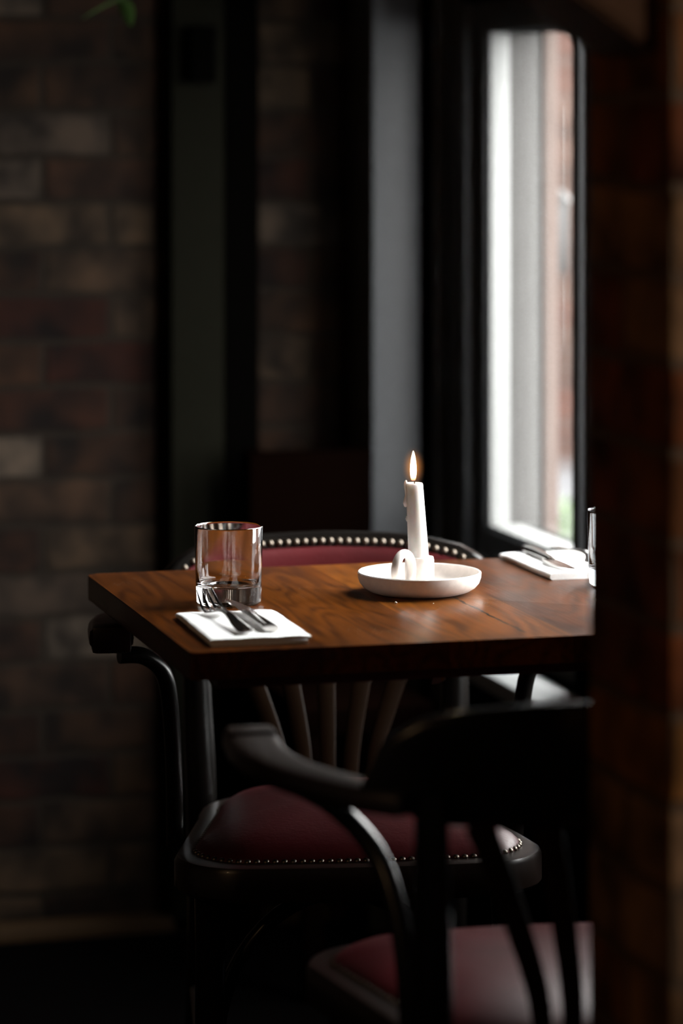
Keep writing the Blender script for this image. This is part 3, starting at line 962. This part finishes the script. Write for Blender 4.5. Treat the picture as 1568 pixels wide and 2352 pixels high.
# ------------------------------------------------------------------ napkins
def napkin_mesh(w, l, seed):
    """folded paper napkin: fold on the left, two leaves, bottom leaf peeking out at right"""
    sec = []
    h = 0.0036
    lower_r, upper_r = w, w * 1.03
    sec += [(lower_r, 0.0003), (0.004, 0.0003)]
    for k in range(1, 8):
        a = -PI / 2 - PI * k / 8
        sec.append((0.0042 + 0.0042 * math.cos(a), 0.0042 + 0.0040 * math.sin(a)))
    sec += [(0.006, 0.0084)] + [(0.006 + (upper_r - 0.006) * k / 8, 0.0084 + 0.0004 * math.sin(k * 2.1)) for k in range(1, 8)] + [(upper_r, 0.0078), (upper_r, 0.0052), (upper_r * .6, 0.0046), (0.01, 0.0043), (upper_r * .6, 0.0040), (lower_r, 0.0037)]
    bm = bmesh.new(); rings = []
    for j in range(15):
        y = l * j / 14
        ring = []
        for (x, z) in sec:
            nz = noise.noise(Vector((x * 25 + seed, y * 22, 0)))
            zz = z + (0.0007 * nz if z > 0.005 else 0)
            if z > 0.005 and j > 12: zz -= 0.001 * (j - 12)
            xx = x + 0.0012 * noise.noise(Vector((y * 30, seed, 3)))
            ring.append(bm.verts.new((xx, y + (0.002 * math.sin(x * 30) if j in (0, 14) else 0), zz)))
        rings.append(ring)
    n = len(sec)
    for a, b in zip(rings, rings[1:]):
        for k in range(n): bm.faces.new((a[k], a[(k + 1) % n], b[(k + 1) % n], b[k]))
    bm.faces.new(rings[0][::-1]); bm.faces.new(rings[-1])
    return bm


nk = obj('napkin', napkin_mesh(0.110, 0.205, 1.0), M['napkin'])
tag(nk, 'folded white paper napkin at the front left corner of the table', 'napkin', 'folded white napkins')
nk.location = (0.0279, 0.0300, TZ); nk.rotation_euler = (0, 0, R(-1.5))
nk2 = obj('napkin', napkin_mesh(0.115, 0.205, 5.0), M['napkin'])
tag(nk2, 'folded white paper napkin at the far right edge beside the window', 'napkin', 'folded white napkins')
nk2.location = (0.547, 0.405, TZ)

# ------------------------------------------------------------------ cutlery
def make_fork():
    t = thing('fork', 'polished four-tined fork on the front left napkin, tines propped up', 'fork', group='forks')
    bm = bmesh.new()
    # runs +y from handle end to tines
    P = smooth_path([(0, 0, .0020, .0078, .0012), (0, .006, .0020, .0092, .0014), (0, .04, .0040, .0075, .0019), (0, .075, .0078, .0048, .0023), (0, .100, .0088, .0032, .0022), (0, .118, .0074, .0038, .0018), (0, .128, .0054, .0072, .0014), (0, .136, .0037, .0118, .0012), (0, .145, .0025, .0135, .0011)], 5)
    sweep(bm, [q[:3] for q in P], [(q[3], q[4]) for q in P], 14, power=0.7)
    obj('handle', bm, M['steel'], t)
    for k in range(4):
        bm = bmesh.new(); x = -.0108 + .0072 * k
        P = smooth_path([(x, .143, .0026, .0024, .0011), (x, .160, .0042, .0019, .0011), (x * .90, .178, .0112, .0016, .0010), (x * .80, .193, .0205, .0008, .0006)], 5)
        sweep(bm, [q[:3] for q in P], [(q[3], q[4]) for q in P], 10, power=0.7)
        obj('tine', bm, M['steel'], t)
    return t


def make_knife():
    t = thing('table_knife', 'polished table knife lying beside the propped fork on the front left napkin', 'knife', group='table knives')
    bm = bmesh.new()
    P = smooth_path([(0, 0, .0040, .0085, .0030), (0, .004, .0040, .0096, .0040), (0, .05, .0042, .0085, .0040), (0, .095, .0040, .0065, .0036), (0, .112, .0040, .0055, .0030)], 5)
    sweep(bm, [q[:3] for q in P], [(q[3], q[4]) for q in P], 16, power=0.7)
    obj('handle', bm, M['steel'], t)
    bm = bmesh.new()
    pl = [(-.0050, .106), (.0055, .108), (.0130, .111), (.0135, .125), (.0125, .150), (.0085, .178), (.0030, .195), (-.0030, .202), (-.0058, .195), (-.0060, .15)]
    z0, z1 = .0032, .0048
    lo = [bm.verts.new((x, y, z0)) for x, y in pl]; hi = [bm.verts.new((x, y, z1)) for x, y in pl]
    bm.faces.new(lo[::-1]); bm.faces.new(hi)
    for i in range(len(pl)): bm.faces.new((lo[i], lo[(i + 1) % len(pl)], hi[(i + 1) % len(pl)], hi[i]))
    bmesh.ops.bevel(bm, geom=[e for e in bm.edges if abs(e.verts[0].co.z - e.verts[1].co.z) < 1e-6], offset=.0006, segments=2, affect='EDGES')
    obj('blade', bm, M['steel'], t)
    return t


NZ = TZ + 0.0090
kn = make_knife(); kn.location = (0.1035, 0.062, NZ); kn.rotation_euler = (R(0.5), R(8), R(0.5))
fk = make_fork(); fk.location = (0.0740, 0.050, NZ + 0.0016); fk.rotation_euler = (0, R(-5), R(0.8))
kn2 = copy_tree(kn); kn2['label'] = 'polished table knife on the far right napkin, handle towards the window'
kn2.location = (0.584, 0.607, NZ); kn2.rotation_euler = (0, 0, R(180 - 2))
fk2 = copy_tree(fk); fk2['label'] = 'polished fork on the far right napkin beside the second knife'
fk2.location = (0.624, 0.606, NZ + 0.0015); fk2.rotation_euler = (0, 0, R(180 + 1))

# ------------------------------------------------------------------ crumbs on the wood
crumbs = [(0.3097, 0.2758, .0017), (0.352, 0.262, .0008)]
rc = random.Random(5)
for i, (x, y, r) in enumerate(crumbs):
    bm = bmesh.new(); bmesh.ops.create_icosphere(bm, subdivisions=2, radius=r)
    for v in bm.verts:
        v.co *= 1 + 0.35 * noise.noise(v.co * 900 + Vector((i, 0, 0))); v.co.z *= .7
    o = obj('crumb', bm, M['napkin']); o.location = (x, y, TZ + r * .55); o.rotation_euler = (0, 0, rc.random() * 6)
    tag(o, 'tiny white crumb on the dark wood just in front of the candle dish' if i == 0 else 'even smaller pale speck on the wood to the right of the white crumb', 'crumb', 'crumbs and specks on the tabletop')
